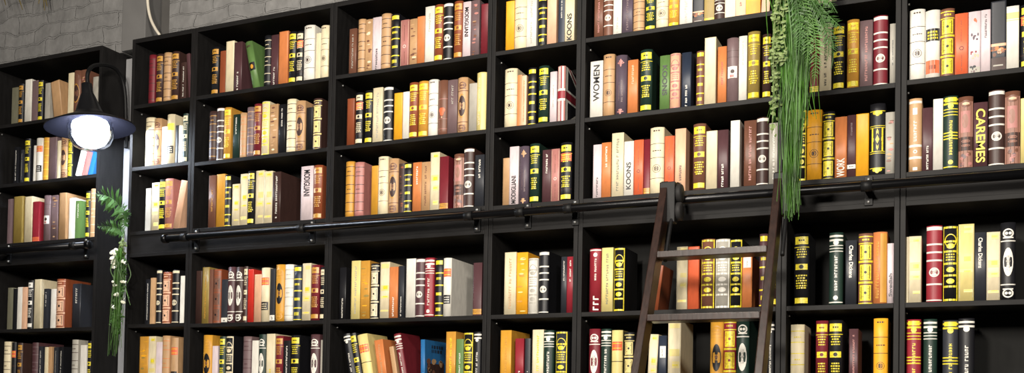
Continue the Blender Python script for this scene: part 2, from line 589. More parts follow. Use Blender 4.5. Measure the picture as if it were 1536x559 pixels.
# ------------------------------------------------------------------ books
class Book:
    """cover = two boards and a rounded spine in one mesh; the spine's tooling lies on that same mesh"""
    def __init__(s, w, h, d, base):
        s.w, s.h, s.d = w, h, d; s.base = base; s.mats = []; s.V = []; s.F = []; s.MI = []; s.SM = []
        s.flat = False; s.text = None; s.bands = []
    def mi(s, c):
        m = cloth(c)
        if m not in s.mats: s.mats.append(m)
        return s.mats.index(m)
    def sy(s, u):  # spine surface, u in -1..1
        return -s.bulge * (1 - u * u)
    def band(s, z0, z1, c): s.bands.append((z0, z1, c))
    def patch(s, u0, u1, z0, z1, c, lift=.0005):
        n = 4; b = len(s.V); m = s.mi(c)
        u0 = max(-.97, u0); u1 = min(.97, u1)
        for i in range(n + 1):
            u = u0 + (u1 - u0) * i / n
            for z in (z0, z1): s.V.append((u * s.w / 2, s.sy(u) - lift, z * s.h))
        for i in range(n):
            s.F.append((b + 2 * i, b + 2 * i + 2, b + 2 * i + 3, b + 2 * i + 1)); s.MI.append(m); s.SM.append(True)
    def oval(s, u, z, ru, rz, c, lift=.0006, n=18, ring=0):
        b = len(s.V); m = s.mi(c)
        for k in range(n):
            a = 2 * math.pi * k / n
            for q in (1, ring):
                uu = max(-.97, min(.97, u + ru * q * math.cos(a))); s.V.append((uu * s.w / 2, s.sy(uu) - lift, (z + rz * q * math.sin(a)) * s.h))
        for k in range(n):
            j = (k + 1) % n
            s.F.append((b + 2 * k, b + 2 * j, b + 2 * j + 1, b + 2 * k + 1)); s.MI.append(m); s.SM.append(True)
    def poly(s, pts, c, lift=.0009):
        b = len(s.V); m = s.mi(c)
        for u, z in pts: s.V.append((u * s.w / 2, s.sy(u) - lift, z * s.h))
        s.F.append(tuple(range(b, b + len(pts)))); s.MI.append(m); s.SM.append(True)
    def disc(s, u, z, ru, c, **k): s.oval(u, z, ru, ru * s.w / 2 / s.h, c, **k)
    def vmarks(s, z0, z1, c, u0=-.24, u1=.24, rnd=None):
        """worn, unreadable tooling that runs up the spine"""
        rnd = rnd or random; z = z0; adv = (u1 - u0) * s.w / 2 / s.h
        while z < z1 - adv * .6:
            if rnd.random() < .13: z += adv * .7; continue
            L = adv * rnd.uniform(.55, .85)
            s.patch(u0, u1, z, z + adv * .26, c)
            k = rnd.random()
            if k < .4: s.patch(u0, u0 + (u1 - u0) * .28, z, z + L, c, .0007)
            elif k < .8: s.patch(u1 - (u1 - u0) * .28, u1, z, z + L, c, .0007)
            else: s.patch((u0 + u1) / 2 - .06, (u0 + u1) / 2 + .06, z, z + L, c, .0007)
            if k > .3: s.patch(u0 + .04, u1 - .03, z + L - adv * .2, z + L, c)
            z += L + adv * .3
    def dashes(s, z, c, ru=.55, t=.011, rnd=random):
        u = -ru
        while u < ru:
            L = rnd.uniform(.14, .34); s.patch(u, min(ru, u + L), z - t, z + t, c); u += L + .09
    def style(s, st, rnd):
        p = st.split(':'); k = p[0]; c = p[1] if len(p) > 1 else None
        if k == 'pl': s.band(.985, 1, s.base)
        elif k == 'ln':
            for z in (.1, .26, .42, .58, .74, .9): s.band(z, z + .012, c)
            s.dashes(.82, c, .5, .008, rnd); s.dashes(.5, c, .4, .008, rnd)
        elif k == 'gl':
            s.patch(-.86, .86, .85, .955, c); s.dashes(.905, s.base, .4, .012, rnd)
            for z in (.78, .745, .71, .675): s.dashes(z, c, rnd.uniform(.5, .72), .009, rnd)
            s.band(.805, .815, c)
            s.patch(-.8, .8, .5, .58, c); s.disc(0, .54, .3, s.base, lift=.0008)
            for z in (.42, .385, .35, .315, .28, .25): s.dashes(z, c, rnd.uniform(.45, .75), .01, rnd)
            s.patch(-.86, .86, .04, .115, c)
        elif k == 'bd':
            thin = c in ('dark',)
            t = .004 if thin else .011
            for z in (.755, .545, .235): s.band(z - t, z + t, c)
            if not thin:
                s.band(.02, .035, c)
                if c == 'yel':
                    s.patch(-.8, .85, .9, .97, c); s.dashes(.66, c, .6, .02, rnd); s.patch(-.6, .7, .37, .42, c); s.dashes(.13, c, .55, .03, rnd)
                else:
                    s.band(.94, .985, c); s.band(.64, .662, c)
                    s.disc(0, .39, .66, c); s.disc(0, .39, .52, 'grey', lift=.0009, ring=.86); s.disc(-.12, .39, .2, 'grey', lift=.001, ring=.6); s.disc(.14, .4, .18, 'grey', lift=.001, ring=.6)
            else:
                s.dashes(.95, c, .5, .01, rnd); s.dashes(.65, c, .6, .007, rnd)
                s.disc(0, .38, .58, c, ring=.9); s.disc(0, .38, .36, c, ring=.82); s.dashes(.38, c, .22, .022, rnd)
        elif k == 'bw':
            for z in (.95, .36, .2): s.band(z - .016, z + .016, c)
            s.patch(-.4, .3, .78, .87, c); s.vmarks(.42, .73, c, -.26, .22, rnd); s.disc(0, .28, .32, c, ring=.5); s.patch(-.35, .35, .03, .07, c)
        elif k == 'st':
            for z0, z1 in ((.05, .27), (.34, .56), (.63, .84)):
                s.patch(-.78, .78, z0, z1, c); zc = (z0 + z1) / 2
                q = .5; r = q * s.w / 2 / s.h; dk = 'black' if s.base in ('brown', 'gold', 'rust') else s.base
                for sg in (1, -1): s.poly([(-q, zc - sg * r - .012), (-q + .16, zc - sg * r - .012), (q, zc + sg * r + .012), (q - .16, zc + sg * r + .012)], dk)
                s.disc(0, zc, .2, dk, lift=.0011)
                s.patch(-.62, -.54, z0 + .02, z1 - .02, dk, .0008); s.patch(.54, .62, z0 + .02, z1 - .02, dk, .0008)
            for z in (.015, .3, .315, .595, .61, .86, .955): s.band(z - .008, z + .006, c)
            s.dashes(.91, c, .5, .012, rnd)
        elif k == 'ov':
            s.oval(0, .49, .68, .185, c)
            if c != 'white':
                s.oval(0, .49, .8, .215, 'gilt' if s.base != 'mustard' else 'gold', lift=.0004, ring=.9)
                s.dashes(.52, s.base, .35, .012, rnd); s.dashes(.46, s.base, .4, .008, rnd); s.disc(0, .5, .22, 'brown', lift=.0009)
            else:
                s.dashes(.5, 'grey', .3, .01, rnd); s.vmarks(.38, .6, 'grey', -.2, .2, rnd)
            cc = c if c == 'white' else ('gold' if s.base == 'mustard' else 'brown')
            for z in (.76, .2): s.band(z - .007, z + .007, cc)
            for z, sg in ((.86, 1), (.09, -1)):
                s.oval(0, z, .75, .06, cc, ring=.72); s.disc(-.25, z, .22, cc); s.disc(.25, z, .22, cc); s.patch(-.7, .7, z - .055 * sg - .01, z - .055 * sg + .006, cc)
        elif k == 'fr':
            s.patch(-.95, -.88, .02, .98, c); s.patch(.82, .95, .02, .98, c)
            for z in (.025, .2, .345, .5, .66, .79, .975): s.patch(-.95, .95, z - .013, z + .013, c)
            s.oval(0, .8, .8, .09, c, ring=.86)
            for z in (.62, .585, .55): s.dashes(z, c, .62, .009, rnd)
            for z in (.73, .42, .27): s.oval(0, z, .55, .035, c, ring=.45); s.disc(0, z, .25, c)
        elif k == 'mo':
            pal = {'gold': ('mustard', 'amber', 'olive-gold'), 'tan': ('peach', 'tan', 'brown', 'cream'), 'amber': ('gold', 'yellow', 'mustard'), 'dark': ('brown', 'rust', 'black')}.get(s.base, ('brown', 'tan', 'rose'))
            for _ in range(13): s.oval(rnd.uniform(-.4, .4), rnd.uniform(.05, .95), rnd.uniform(.3, .6), rnd.uniform(.006, .022), rnd.choice(pal), lift=.0004 + rnd.random() * .0004, n=10)
        elif k == 'mo2':
            s.patch(-.96, .96, .44, .93, 'clay'); s.patch(-.7, .6, .5, .8, 'rose', .0007); s.oval(-.1, .66, .45, .1, 'clay', .001); s.oval(0, .9, .7, .05, 'brown', .0009); s.oval(0, .9, .5, .02, 'peach', .0011)
            s.patch(-.96, .96, .25, .44, 'dark'); s.oval(0, .38, .6, .022, 'clay', .0008); s.oval(0, .32, .6, .018, 'clay', .0008); s.patch(-.96, .96, .02, .25, 'clay')
            for _ in range(9): s.oval(rnd.uniform(-.6, .6), rnd.uniform(.05, .22), .25, .025, rnd.choice(('brown', 'rose', 'mauve')), .0008, 9)
        elif k == 'mo3':
            s.band(.36, .40, 'peach'); s.band(.30, .315, 'orange')
            for _ in range(9): s.oval(rnd.uniform(-.7, .7), rnd.uniform(.24, .34), rnd.uniform(.15, .4), .03, rnd.choice(('orange', 'brown', 'peach', 'dark')), .0007, 9)
            s.patch(-.96, .96, .02, .2, 'dark'); s.patch(-.7, .6, .08, .1, 'grey', .0008); s.band(.55, .98, 'grey' if s.w > .05 else 'slate')
        elif k == 'fl':
            for z, cc in ((.86, 'coral'), (.62, 'purple'), (.58, 'purple'), (.34, 'crimson'), (.28, 'peach'), (.1, 'slate'), (.07, 'mauve')):
                for _ in range(3): s.oval(rnd.uniform(-.6, .6), z + rnd.uniform(-.03, .03), rnd.uniform(.1, .3), rnd.uniform(.012, .03), cc, .0006, 9)
            s.patch(-.9, .9, .01, .12, 'grey', .0004)
        elif k == 'pt':
            for z0, z1 in ((.5, .6), (.36, .42), (.12, .17), (.9, .97)):
                s.patch(rnd.choice((-.85, -.3)), .88, z0 + rnd.uniform(-.02, .02), z1 + rnd.uniform(-.02, .02), 'yellow'); s.patch(-.3, .6, z0 + .02, z1 - .02, 'yel' if rnd.random() < .6 else 'yellow', .0008)
            s.patch(-.85, -.8, .05, .96, 'grey'); s.patch(.84, .88, .05, .96, 'grey')
        elif k == 'sq':
            s.patch(-.92, .92, .68, .82, c); s.patch(-.8, .8, .71, .72, 'yel', .0008); s.patch(-.8, .8, .785, .795, 'yel', .0008)
            if s.base in ('white', 'cream', 'tan'):
                s.patch(-.85, .85, .22, .37, 'black'); s.dashes(.33, s.base, .6, .009, rnd); s.dashes(.29, s.base, .6, .009, rnd); s.dashes(.25, s.base, .6, .009, rnd)
            else:
                s.band(.5, .512, 'dark'); s.band(.2, .212, 'dark')
        elif k == 'sk':
            s.patch(-.92, .92, .55, .73, 'black')
            for z in (.59, .635, .68): s.dashes(z, 'yel', .7, .014, rnd)
            s.patch(-.92, .92, .08, .27, c); s.dashes(.17, 'rust', .5, .03, rnd)
        elif k == 'sq2': s.band(.8, .9, 'yellow'); s.band(.77, .785, 'yellow')
        elif k == 'sw': s.patch(-.75, .75, .78, .98, 'white') if s.base == 'orange' else s.patch(-.6, .8, .62, .82, 'white'); s.vmarks(.8 if s.base == 'orange' else .65, .93 if s.base == 'orange' else .79, 'slate', -.15, .1, rnd)
        elif k == 'lb':
            s.band(.03, .13, c)
            if c == 'white': s.vmarks(.05, .11, 'slate', -.3, .3, rnd)
            else: s.band(.07, .078, 'brown'); s.band(.1, .106, 'brown')
        elif k == 'lw': s.patch(-.8, .8, .38, .56, 'white'); s.disc(.05, .48, .35, 'dark', lift=.0009); s.patch(-.4, .3, .39, .43, 'rose', .0009); s.band(.7, .705, 'dark'); s.band(.8, .805, 'dark')
        elif k == 'lw2': s.patch(-.96, .96, .15, .215, 'white'); s.dashes(.183, 'slate', .5, .01, rnd); s.vmarks(.68, .88, 'mauve', -.2, .2, rnd)
        elif k == 'lk': s.patch(-.7, .75, .38, .55, 'black'); s.oval(0, .46, .4, .05, 'mustard', .0009, 9); s.dashes(.9, 'dark', .5, .02, rnd)
        elif k == 'hb': s.oval(-.2, .46, .42, .045, c, n=12); s.oval(.2, .46, .42, .045, c, n=12); s.oval(0, .41, .4, .055, c, .0008, n=10); s.band(.3, .306, 'rose'); s.band(.66, .668, 'rose'); s.band(.12, .126, 'rose'); s.disc(0, .33, .15, 'peach')
        elif k == 'ls': s.patch(.05, .93, .02, .98, 'gold' if c == 'gold' else 'yellow'); s.vmarks(.08, .92, c, -.6, -.15, rnd)  # panel over the right half, marks along the left
        elif k == 'po':
            s.disc(0, .44, .34, c, ring=.72); s.patch(-.88, -.84, .03, .97, 'cream' if c == 'white' else 'rust'); s.patch(.84, .88, .03, .97, 'cream' if c == 'white' else 'rust')
            s.vmarks(.55, .9, 'rust' if c != 'white' else 'brown', -.14, .02, rnd); s.vmarks(.08, .34, 'rust' if c != 'white' else 'brown', -.05, .1, rnd)
        elif k == 'or':
            for z, q in ((.87, 1), (.06, .7)):
                s.oval(0, z, .2, .07 * q, c, n=8); s.oval(0, z, .6, .022 * q, c, n=8); s.oval(0, z + .03, .35, .015, c, n=8)
            s.vmarks(.25, .6, 'mauve', -.4, -.15, rnd); s.vmarks(.22, .58, 'mauve', .1, .4, rnd)
        elif k == 'di':
            s.oval(0, .5, .62, .15, 'yel', n=4); s.oval(0, .5, .42, .1, 'black', .0009, n=4); s.oval(0, .5, .26, .06, 'yel', .0012, n=4)
            for z, sg in ((.66, 1), (.33, -1)):
                for q in (0, .025): s.band(z + q * sg, z + q * sg + .008, 'yel')
                s.patch(-.75, -.55, min(z, .5), max(z, .5), 'yel'); s.patch(.55, .75, min(z, .5), max(z, .5), 'yel')
            for z in (.87, .08): s.band(z + .02, z + .03, 'yel'); s.oval(-.35, z, .28, .025, 'yel'); s.oval(.35, z, .28, .025, 'yel'); s.oval(0, z - .012, .3, .035, 'yel')
        elif k == 'bt':
            for z in (.955, .9): s.band(z - .018, z + .008, c)
            s.disc(0, .86, .4, c)
            if s.base in ('bottle', 'crimson', 'burgundy'):
                for z in (.82, .78, .74): s.band(z - .006, z + .006, c)
            s.vmarks(.2, .68, c, -.2, .24, rnd); s.band(.03, .045, c); s.disc(0, .1, .35, c)
            if c == 'yel':
                for z in (.42, .46, .5): s.band(z - .008, z + .008, c)
                s.patch(-.8, .8, .92, .98, c)
        elif k == 'bt2': s.band(.965, .985, c); s.disc(.1, .9, .35, c); s.vmarks(.5, .84, c, -.02, .3, rnd); s.vmarks(.03, .33, c, -.2, .72, rnd)
        elif k == 'vt':
            z0, z1 = dict(t=(.56, .93), m=(.32, .74), b=(.04, .42), f=(.1, .92))[p[2]]
            s.vmarks(z0, z1, c, -.2, .2, rnd)
        elif k == 'T': s.text = (p[2], c, float(p[3]), float(p[4]), p[5])
        elif k == 'uj':
            for u0, u1, cc in ((-.96, -.7, 'rose'), (-.7, -.45, 'white'), (-.45, -.3, 'crimson'), (-.3, -.15, 'white'), (-.15, .25, 'crimson'), (.25, .4, 'white'), (.4, .65, 'white'), (.65, .96, 'rose')): s.patch(u0, u1, .01, .99, cc)
            s.patch(-.96, .96, .385, .6, 'white', .0009); s.patch(-.96, .96, .425, .56, 'crimson', .0013)
    def build(s):
        w, h, d = s.w, s.h, s.d; t = .0026
        hw = w / 2
        nseg = 8
        prof = [(hw, d)] + [(hw * u, s.sy(u)) for u in [1 - 2 * i / nseg for i in range(nseg + 1)]] + [(-hw, d)]
        s.bands = [(max(.0, a), min(1, b), c) for a, b, c in s.bands]
        cuts = sorted({0., 1.} | {round(a, 4) for a, b, c in s.bands} | {round(b, 4) for a, b, c in s.bands})
        mb = s.mi(s.base); n = len(prof)
        b0 = len(s.V)
        for z in cuts:
            for x, y in prof: s.V.append((x, y, z * h))
        for j in range(len(cuts) - 1):
            zc = (cuts[j] + cuts[j + 1]) / 2; m = mb
            for a, b, c in s.bands:
                if a <= zc <= b: m = s.mi(c)
            for i in range(n - 1):
                q = b0 + j * n + i
                s.F.append((q, q + n, q + n + 1, q + 1)); s.MI.append(m if 1 <= i < n - 2 else mb); s.SM.append(1 <= i < n - 2)
        iw = hw - t
        inner = [(iw, d)] + [(max(-iw, min(iw, x)), y + t) for x, y in prof[1:-1]] + [(-iw, d)]
        b1 = len(s.V)
        for z in (0, h):
            for x, y in inner: s.V.append((x, y, z))
        top = b0 + (len(cuts) - 1) * n
        for i in range(n - 1):
            s.F.append((b1 + i, b1 + i + 1, b1 + n + i + 1, b1 + n + i)); s.MI.append(mb); s.SM.append(False)
            s.F.append((top + i, b1 + n + i, b1 + n + i + 1, top + i + 1)); s.MI.append(mb); s.SM.append(False)
            s.F.append((b0 + i, b0 + i + 1, b1 + i + 1, b1 + i)); s.MI.append(mb); s.SM.append(False)
        for a in (0, n - 1):
            s.F.append((b0 + a, top + a, b1 + n + a, b1 + a)); s.MI.append(mb); s.SM.append(False)
        me = bpy.data.meshes.new('book'); me.from_pydata(s.V, [], s.F)
        for m in s.mats: me.materials.append(m)
        me.polygons.foreach_set('material_index', s.MI); me.polygons.foreach_set('use_smooth', s.SM); me.update()
        pm = bpy.data.meshes.new('pages'); bm = bmesh.new()
        ov = .003 if not s.flat else .0003
        bx(bm, -iw + .0002, iw - .0002, t + .001 + (0 if s.flat else 0), d - .004, ov, h - ov)
        bm.to_mesh(pm); bm.free(); pm.materials.append(M_PAGE)
        return me, pm

STY = dict(pl='plain', ln='banded', gl='gilt-labelled', bd='banded emblem', bw='white-banded', st='star-panelled', ov='oval-emblem', fr='gilt-framed', mo='mottled', mo2='picture-spined', mo3='photo-spined', fl='floral',
           pt='yellow-patched', sq='label-banded', sk='black-and-orange labelled', sq2='yellow-striped', sw='white-stickered', lb='base-striped', lw='white-labelled', lw2='white-labelled', lk='black-labelled', hb='heart-marked', ls='side-panelled', po='ring-marked',
           di='diamond-emblem', bt='banded titled', bt2='bold-titled', vt='titled', uj='flag-patterned', uj2='picture-covered')
STY['or'] = 'ornamented'
COLW = dict(dark='dark brown', bottle='dark green', rose='dusty rose', lilac='pale lilac', peach='pale peach', coral='coral orange', amber='bright amber', purple='greyish purple', union='red-and-white', cream='cream', slate='charcoal', rust='rust brown', plum='dark plum', navy='dark navy')
CW2 = dict(white='white', yel='gilt', gilt='gilt', cream='cream', dark='dark', grey='grey', coral='orange', black='black', yellow='yellow', tan='tan', orange='orange', peach='peach', brown='brown', rose='rose', mauve='mauve', plum='plum', slate='dark', gold='golden', olive='olive', red='red')
ORD = ['first', 'second', 'third', 'fourth', 'fifth', 'sixth', 'seventh', 'eighth', 'ninth', 'tenth', 'eleventh', 'twelfth', 'thirteenth', 'fourteenth', 'fifteenth', 'sixteenth', 'seventeenth', 'eighteenth', 'nineteenth', 'twentieth']
def look(col, st):
    p = st.split('+')[0].split(':'); k = p[0]; cw = COLW.get(col, col)
    if k == 'T': return '%s book with bold %s lettering' % (cw, CW2.get(p[1], p[1]))
    if k == 'vt': return '%s book with %s vertical title' % (cw, CW2.get(p[1], p[1]))
    if k in ('ln', 'bd', 'bw', 'bt') and len(p) > 1: return '%s book with %s bands' % (cw, CW2.get(p[1], p[1]))
    if k == 'ov': return '%s book with %s oval' % (cw, CW2.get(p[1], p[1]))
    return '%s %s book' % (STY[k], cw)
SETB = .024
def font_mesh(txt, length, cap, m):
    cu = bpy.data.curves.new('t', 'FONT'); cu.body = txt; cu.size = 1; cu.offset = .022
    o = bpy.data.objects.new('t', cu); COL.objects.link(o)
    dg = bpy.context.evaluated_depsgraph_get()
    me = bpy.data.meshes.new_from_object(o.evaluated_get(dg)); bpy.data.objects.remove(o); bpy.data.curves.remove(cu)
    xs = [v.co.x for v in me.vertices]; ys = [v.co.y for v in me.vertices]
    for v in me.vertices:
        v.co.x = (v.co.x - min(xs)) / (max(xs) - min(xs)) * length; v.co.y = (v.co.y - (min(ys) + max(ys)) / 2) / (max(ys) - min(ys)) * cap
    me.materials.clear(); me.materials.append(m)
    return me

entries = []
for row, bay, X0, Y0, SC, txt in SHELVES:
    for l in txt.splitlines():
        a = l.split(); o = {}; st = []
        for q in a[4:]:
            if '=' in q: k, v = q.split('='); o[k] = float(v)
            else: st.append(q)
        st = ' '.join(st)
        entries.append(dict(row=row, bay=bay, xl=X0 + float(a[0]) / SC, xr=X0 + float(a[1]) / SC, yt=Y0 + float(a[2]) / SC, col=a[3], st=st, **o))
groups = {}
for e in entries: groups.setdefault((e['row'], e['bay']), []).append(e)
for key, L in groups.items():
    row, bay = key; zs = shelf_z(bay, row) + .0004
    prev = BAYX[bay][0] + T + .0005; lim = BAYX[bay][1] - T - .0005
    for i, e in enumerate(L):
        e['ord'] = i
        pxc = (e['xl'] + e['xr']) / 2
        zt = at(pxc, e['yt'], SETB).z; e['h'] = max(.12, zt - zs)
        ym = min(554, (e['yt'] + px_of((at(pxc, 300, SETB).x, SETB, zs))[1]) / 2)
        e['x0'] = at(e['xl'], ym, SETB).x; e['x1'] = at(e['xr'], ym, SETB).x
        lean = e.get('lean', 0)
        zmid = at(pxc, ym, SETB).z - zs
        e['z'] = zs
        if not lean:
            e['x0'] = max(e['x0'], prev + .0004); e['x1'] = max(e['x0'] + .008, min(e['x1'], lim)); prev = e['x1']
        else:
            e['xm'] = (e['x0'] + e['x1']) / 2 - math.tan(lean) * zmid      # centre line at the foot
            prev = e['x1'] - math.tan(lean) * zmid + .001
        e['area'] = (e['xr'] - e['xl'] + (15 if 'depth' in e else 0)) * max(4, (min(559, px_of(((e['x0'] + e['x1']) / 2, SETB, zs))[1]) - max(0, e['yt'])))
entries.sort(key=lambda e: -e['area'])
STUFF = []
DBG = ()
for n, e in enumerate(entries):
    rnd = random.Random(hash((e['row'], e['bay'], e['ord'])) & 0xffff)
    w = (e['x1'] - e['x0']); h = e['h']
    lean = e.get('lean', 0)
    if lean: w *= math.cos(lean); h = h / math.cos(lean) - .5 * w * abs(math.sin(lean))
    d = e.get('depth', min(.215, max(.15, .66 * h))) * rnd.uniform(.94, 1.0)
    d = min(d, DEPTH - SETB - .015)
    B = Book(w, h, d, e['col'] if e['col'] != 'union' else 'rose')
    B.flat = e['st'].split(':')[0] in ('pl', 'vt', 'T', 'po', 'mo', 'mo3', 'fl', 'lw2', 'sq2', 'pt', 'lb', 'sw') or w < .022
    B.bulge = (.0016 if B.flat else min(.011, .22 * w))
    for st in e['st'].split('+'): B.style(st, rnd)
    cover, pages = B.build()
    loc = Vector(((e['x0'] + e['x1']) / 2, SETB, e['z']))
    rot = 0
    if lean:
        rot = lean; loc.x = e['xm']; loc.z = e['z'] + .5 * w * abs(math.sin(lean)) + .0003
    # the spine faces the room squarely; hand-placed books stand a little unevenly in depth
    loc.y += rnd.uniform(0, .006)
    lab = '%s, %s from left, %s, %s' % (look(e['col'], e['st']), ORD[e['ord']], ROWNAME[e['row']], BAYNAME[e['bay']])
    if e['row'] in DBG: print('BK', n, e['row'], e['bay'], e['ord'], e['col'])
    if n < 300:
        o = bpy.data.objects.new('book', cover); COL.objects.link(o); o.location = loc; o.rotation_euler = (0, rot, 0)
        tag(o, lab, 'book', 'books on the black shelves')
        p = bpy.data.objects.new('pages', pages); COL.objects.link(p); p.parent = o
        if B.text:
            tx, c, z0, z1, dr = B.text
            me = font_mesh(tx, (z1 - z0) * h, w * (.66 if tx in ('CAREMES', 'WORK') else .36 if tx[0] == 'C' else .5), cloth(c))
            t = bpy.data.objects.new('title_lettering', me); COL.objects.link(t); t.parent = o
            # letters lie on the spine, running up or down it
            t.matrix_local = (Matrix.Translation((0, -B.bulge - .0012, (z0 if dr == 'u' else z1) * h)) @ Matrix.Rotation(math.radians(90), 4, 'X') @ Matrix.Rotation(math.radians(90 if dr == 'u' else -90), 4, 'Z'))
            t['label'] = '%s spine lettering' % CW2.get(c, c)
        if e['st'] in ('uj', 'uj2'):
            bm = bmesh.new(); x = w / 2 + .0006
            def quad(ys, c):
                v = [bm.verts.new((x + c[1], y * d, z * h)) for y, z in ys]; f = bm.faces.new(v); f.material_index = c[0]
            if e['st'] == 'uj':
                ms = [cloth('white'), cloth('crimson'), cloth('black')]
                quad(((.0, .01), (.98, .01), (.98, .99), (0, .99)), (2, 0))
                for z0, z1 in ((.99, .72), (.01, .3)):
                    s2 = 1 if z0 > .5 else -1
                    quad(((.05, z0), (.3, z0), (.98, z1 - .0 * s2), (.98, z1 - .2 * s2)), (0, .0004))
                    quad(((.12, z0), (.2, z0), (.98, z1 - .07 * s2), (.98, z1 - .14 * s2)), (1, .0008))
                quad(((0, .385), (.98, .385), (.98, .6), (0, .6)), (0, .0012)); quad(((0, .425), (.98, .425), (.98, .56), (0, .56)), (1, .0016))
                quad(((0, .01), (.1, .01), (.1, .385), (0, .385)), (0, .0014)); quad(((0, .6), (.1, .6), (.1, .99), (0, .99)), (0, .0014))
            else:
                ms = [cloth('brown'), cloth('tan'), cloth('dark'), cloth('navy')]
                for _ in range(40):
                    y, z, r = rnd.uniform(.12, .88), rnd.uniform(.1, .62), rnd.uniform(.04, .1)
                    k = rnd.randrange(3); v = [bm.verts.new((x + rnd.random() * .001, (y + r * math.cos(q)) * d, (z + r * .6 * math.sin(q)) * h)) for q in [i * .785 for i in range(8)]]
                    bm.faces.new(v).material_index = k
                quad(((.1, .08), (.9, .08), (.9, .56), (.1, .56)), (2, -.0002))
                b2, bm = bm, bmesh.new()
                for z in (.88, .8):
                    y = .3
                    while y < .8:
                        L = rnd.uniform(.04, .1); quad(((y, z - .03), (y + L, z - .03), (y + L, z + .03), (y, z + .03)), (3, .0003)); y += L + .04
                from_bm('cover_title', bm, ms, o); bm = b2
            from_bm('cover_picture', bm, ms, o)
    else:
        STUFF.append((cover, pages, loc, rot))
        e['stuff'] = True
# the smallest books in the picture beyond the first three hundred: one object
if STUFF:
    V, F, MI, ms = [], [], [], []
    for cover, pages, loc, rot in STUFF:
        Mx = Matrix.Translation(loc) @ Matrix.Rotation(rot, 4, 'Y')
        for me in (cover, pages):
            b = len(V); V += [tuple(Mx @ v.co) for v in me.vertices]
            for m in me.materials:
                if m not in ms: ms.append(m)
            for p in me.polygons: F.append(tuple(b + i for i in p.vertices)); MI.append(ms.index(me.materials[p.material_index]))
        bpy.data.meshes.remove(cover); bpy.data.meshes.remove(pages)
    me = bpy.data.meshes.new('small_books'); me.from_pydata(V, [], F)
    o = link('small_books', me, ms); me.polygons.foreach_set('material_index', MI); me.update()
    tag(o, 'remaining small books among the shelves, most in the far-left and lamp-side bookcases', 'books'); o['kind'] = 'stuff'

# ------------------------------------------------------------------ the setting
def brick_mat():
    m = bpy.data.materials.new('grey_painted_brick'); m.use_nodes = True; nt = m.node_tree; b = nt.nodes['Principled BSDF']
    b.inputs['Roughness'].default_value = .7; b.inputs['Specular IOR Level'].default_value = .3
    tc = nt.nodes.new('ShaderNodeTexCoord'); mp = nt.nodes.new('ShaderNodeMapping'); mp.inputs['Rotation'].default_value = (math.radians(90), 0, 0)
    br = nt.nodes.new('ShaderNodeTexBrick'); br.inputs['Scale'].default_value = 1; br.inputs['Brick Width'].default_value = .21; br.inputs['Row Height'].default_value = .078
    br.inputs['Mortar Size'].default_value = .006; br.inputs['Mortar Smooth'].default_value = .4
    c = lin((150, 149, 148)); br.inputs['Color1'].default_value = c + (1,); br.inputs['Color2'].default_value = tuple(x * .86 for x in c) + (1,); br.inputs['Mortar'].default_value = tuple(x * .92 for x in c) + (1,)
    n1 = nt.nodes.new('ShaderNodeTexNoise'); n1.inputs['Scale'].default_value = 5; n1.inputs['Detail'].default_value = 8
    ds = nt.nodes.new('ShaderNodeMixRGB'); ds.blend_type = 'LINEAR_LIGHT'; ds.inputs[0].default_value = .06
    n2 = nt.nodes.new('ShaderNodeTexNoise'); n2.inputs['Scale'].default_value = 14; n2.inputs['Detail'].default_value = 8
    nt.links.new(tc.outputs['Object'], mp.inputs[0]); nt.links.new(tc.outputs['Object'], n1.inputs['Vector']); nt.links.new(tc.outputs['Object'], n2.inputs['Vector'])
    nt.links.new(mp.outputs[0], ds.inputs[1]); nt.links.new(n1.outputs['Color'], ds.inputs[2]); nt.links.new(ds.outputs[0], br.inputs['Vector'])
    mx = nt.nodes.new('ShaderNodeMixRGB'); mx.blend_type = 'MULTIPLY'; mx.inputs[0].default_value = .55
    nt.links.new(br.outputs['Color'], mx.inputs[1]); nt.links.new(n2.outputs['Fac'], mx.inputs[2]); nt.links.new(mx.outputs[0], b.inputs['Base Color'])
    ad = nt.nodes.new('ShaderNodeMath'); ad.operation = 'MULTIPLY_ADD'; ad.inputs[1].default_value = -1.0
    nt.links.new(br.outputs['Fac'], ad.inputs[0]); nt.links.new(n2.outputs['Fac'], ad.inputs[2])
    bp = nt.nodes.new('ShaderNodeBump'); bp.inputs['Strength'].default_value = .8; bp.inputs['Distance'].default_value = .012
    nt.links.new(ad.outputs[0], bp.inputs['Height']); nt.links.new(bp.outputs[0], b.inputs['Normal'])
    return m
M_BRICK = brick_mat()
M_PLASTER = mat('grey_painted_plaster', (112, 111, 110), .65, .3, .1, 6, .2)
M_PLASTERD = mat('recess_shade_grey', (64, 62, 60), .7, .25, .12, 6, .2)  # shadow of the recess put into the wall colour as a darker grey
M_FLOOR = mat('worn_concrete_floor', (96, 90, 84), .6, .3, .2, 2, .1)
YU = .12                                                              # face of the wall above the bookcases
xa = at(186, 20, YU).x; xb = at(221, 20, YU).x; xc = at(254, 30, YU).x
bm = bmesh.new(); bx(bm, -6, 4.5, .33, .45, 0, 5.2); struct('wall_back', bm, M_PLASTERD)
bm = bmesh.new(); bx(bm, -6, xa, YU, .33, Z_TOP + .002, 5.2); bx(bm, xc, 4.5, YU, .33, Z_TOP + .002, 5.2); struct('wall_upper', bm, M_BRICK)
bm = bmesh.new(); bx(bm, xa, xb, YU - .012, .33, Z_TOP + .004, 5.2, .004); struct('trim_1', bm, M_PLASTER)
bm = bmesh.new(); bx(bm, -2.176, -1.981, .155, .33, 0, Z_TOP - .02, .004); struct('trim_2', bm, mat('lamplit_pillar_grey', (150, 150, 152), .6, .3, .08, 6, .1))  # pillar grey lightened to stand for more of the lamp's light on it
x0, x1 = at(237, 30, YU).x, at(252, 30, YU).x
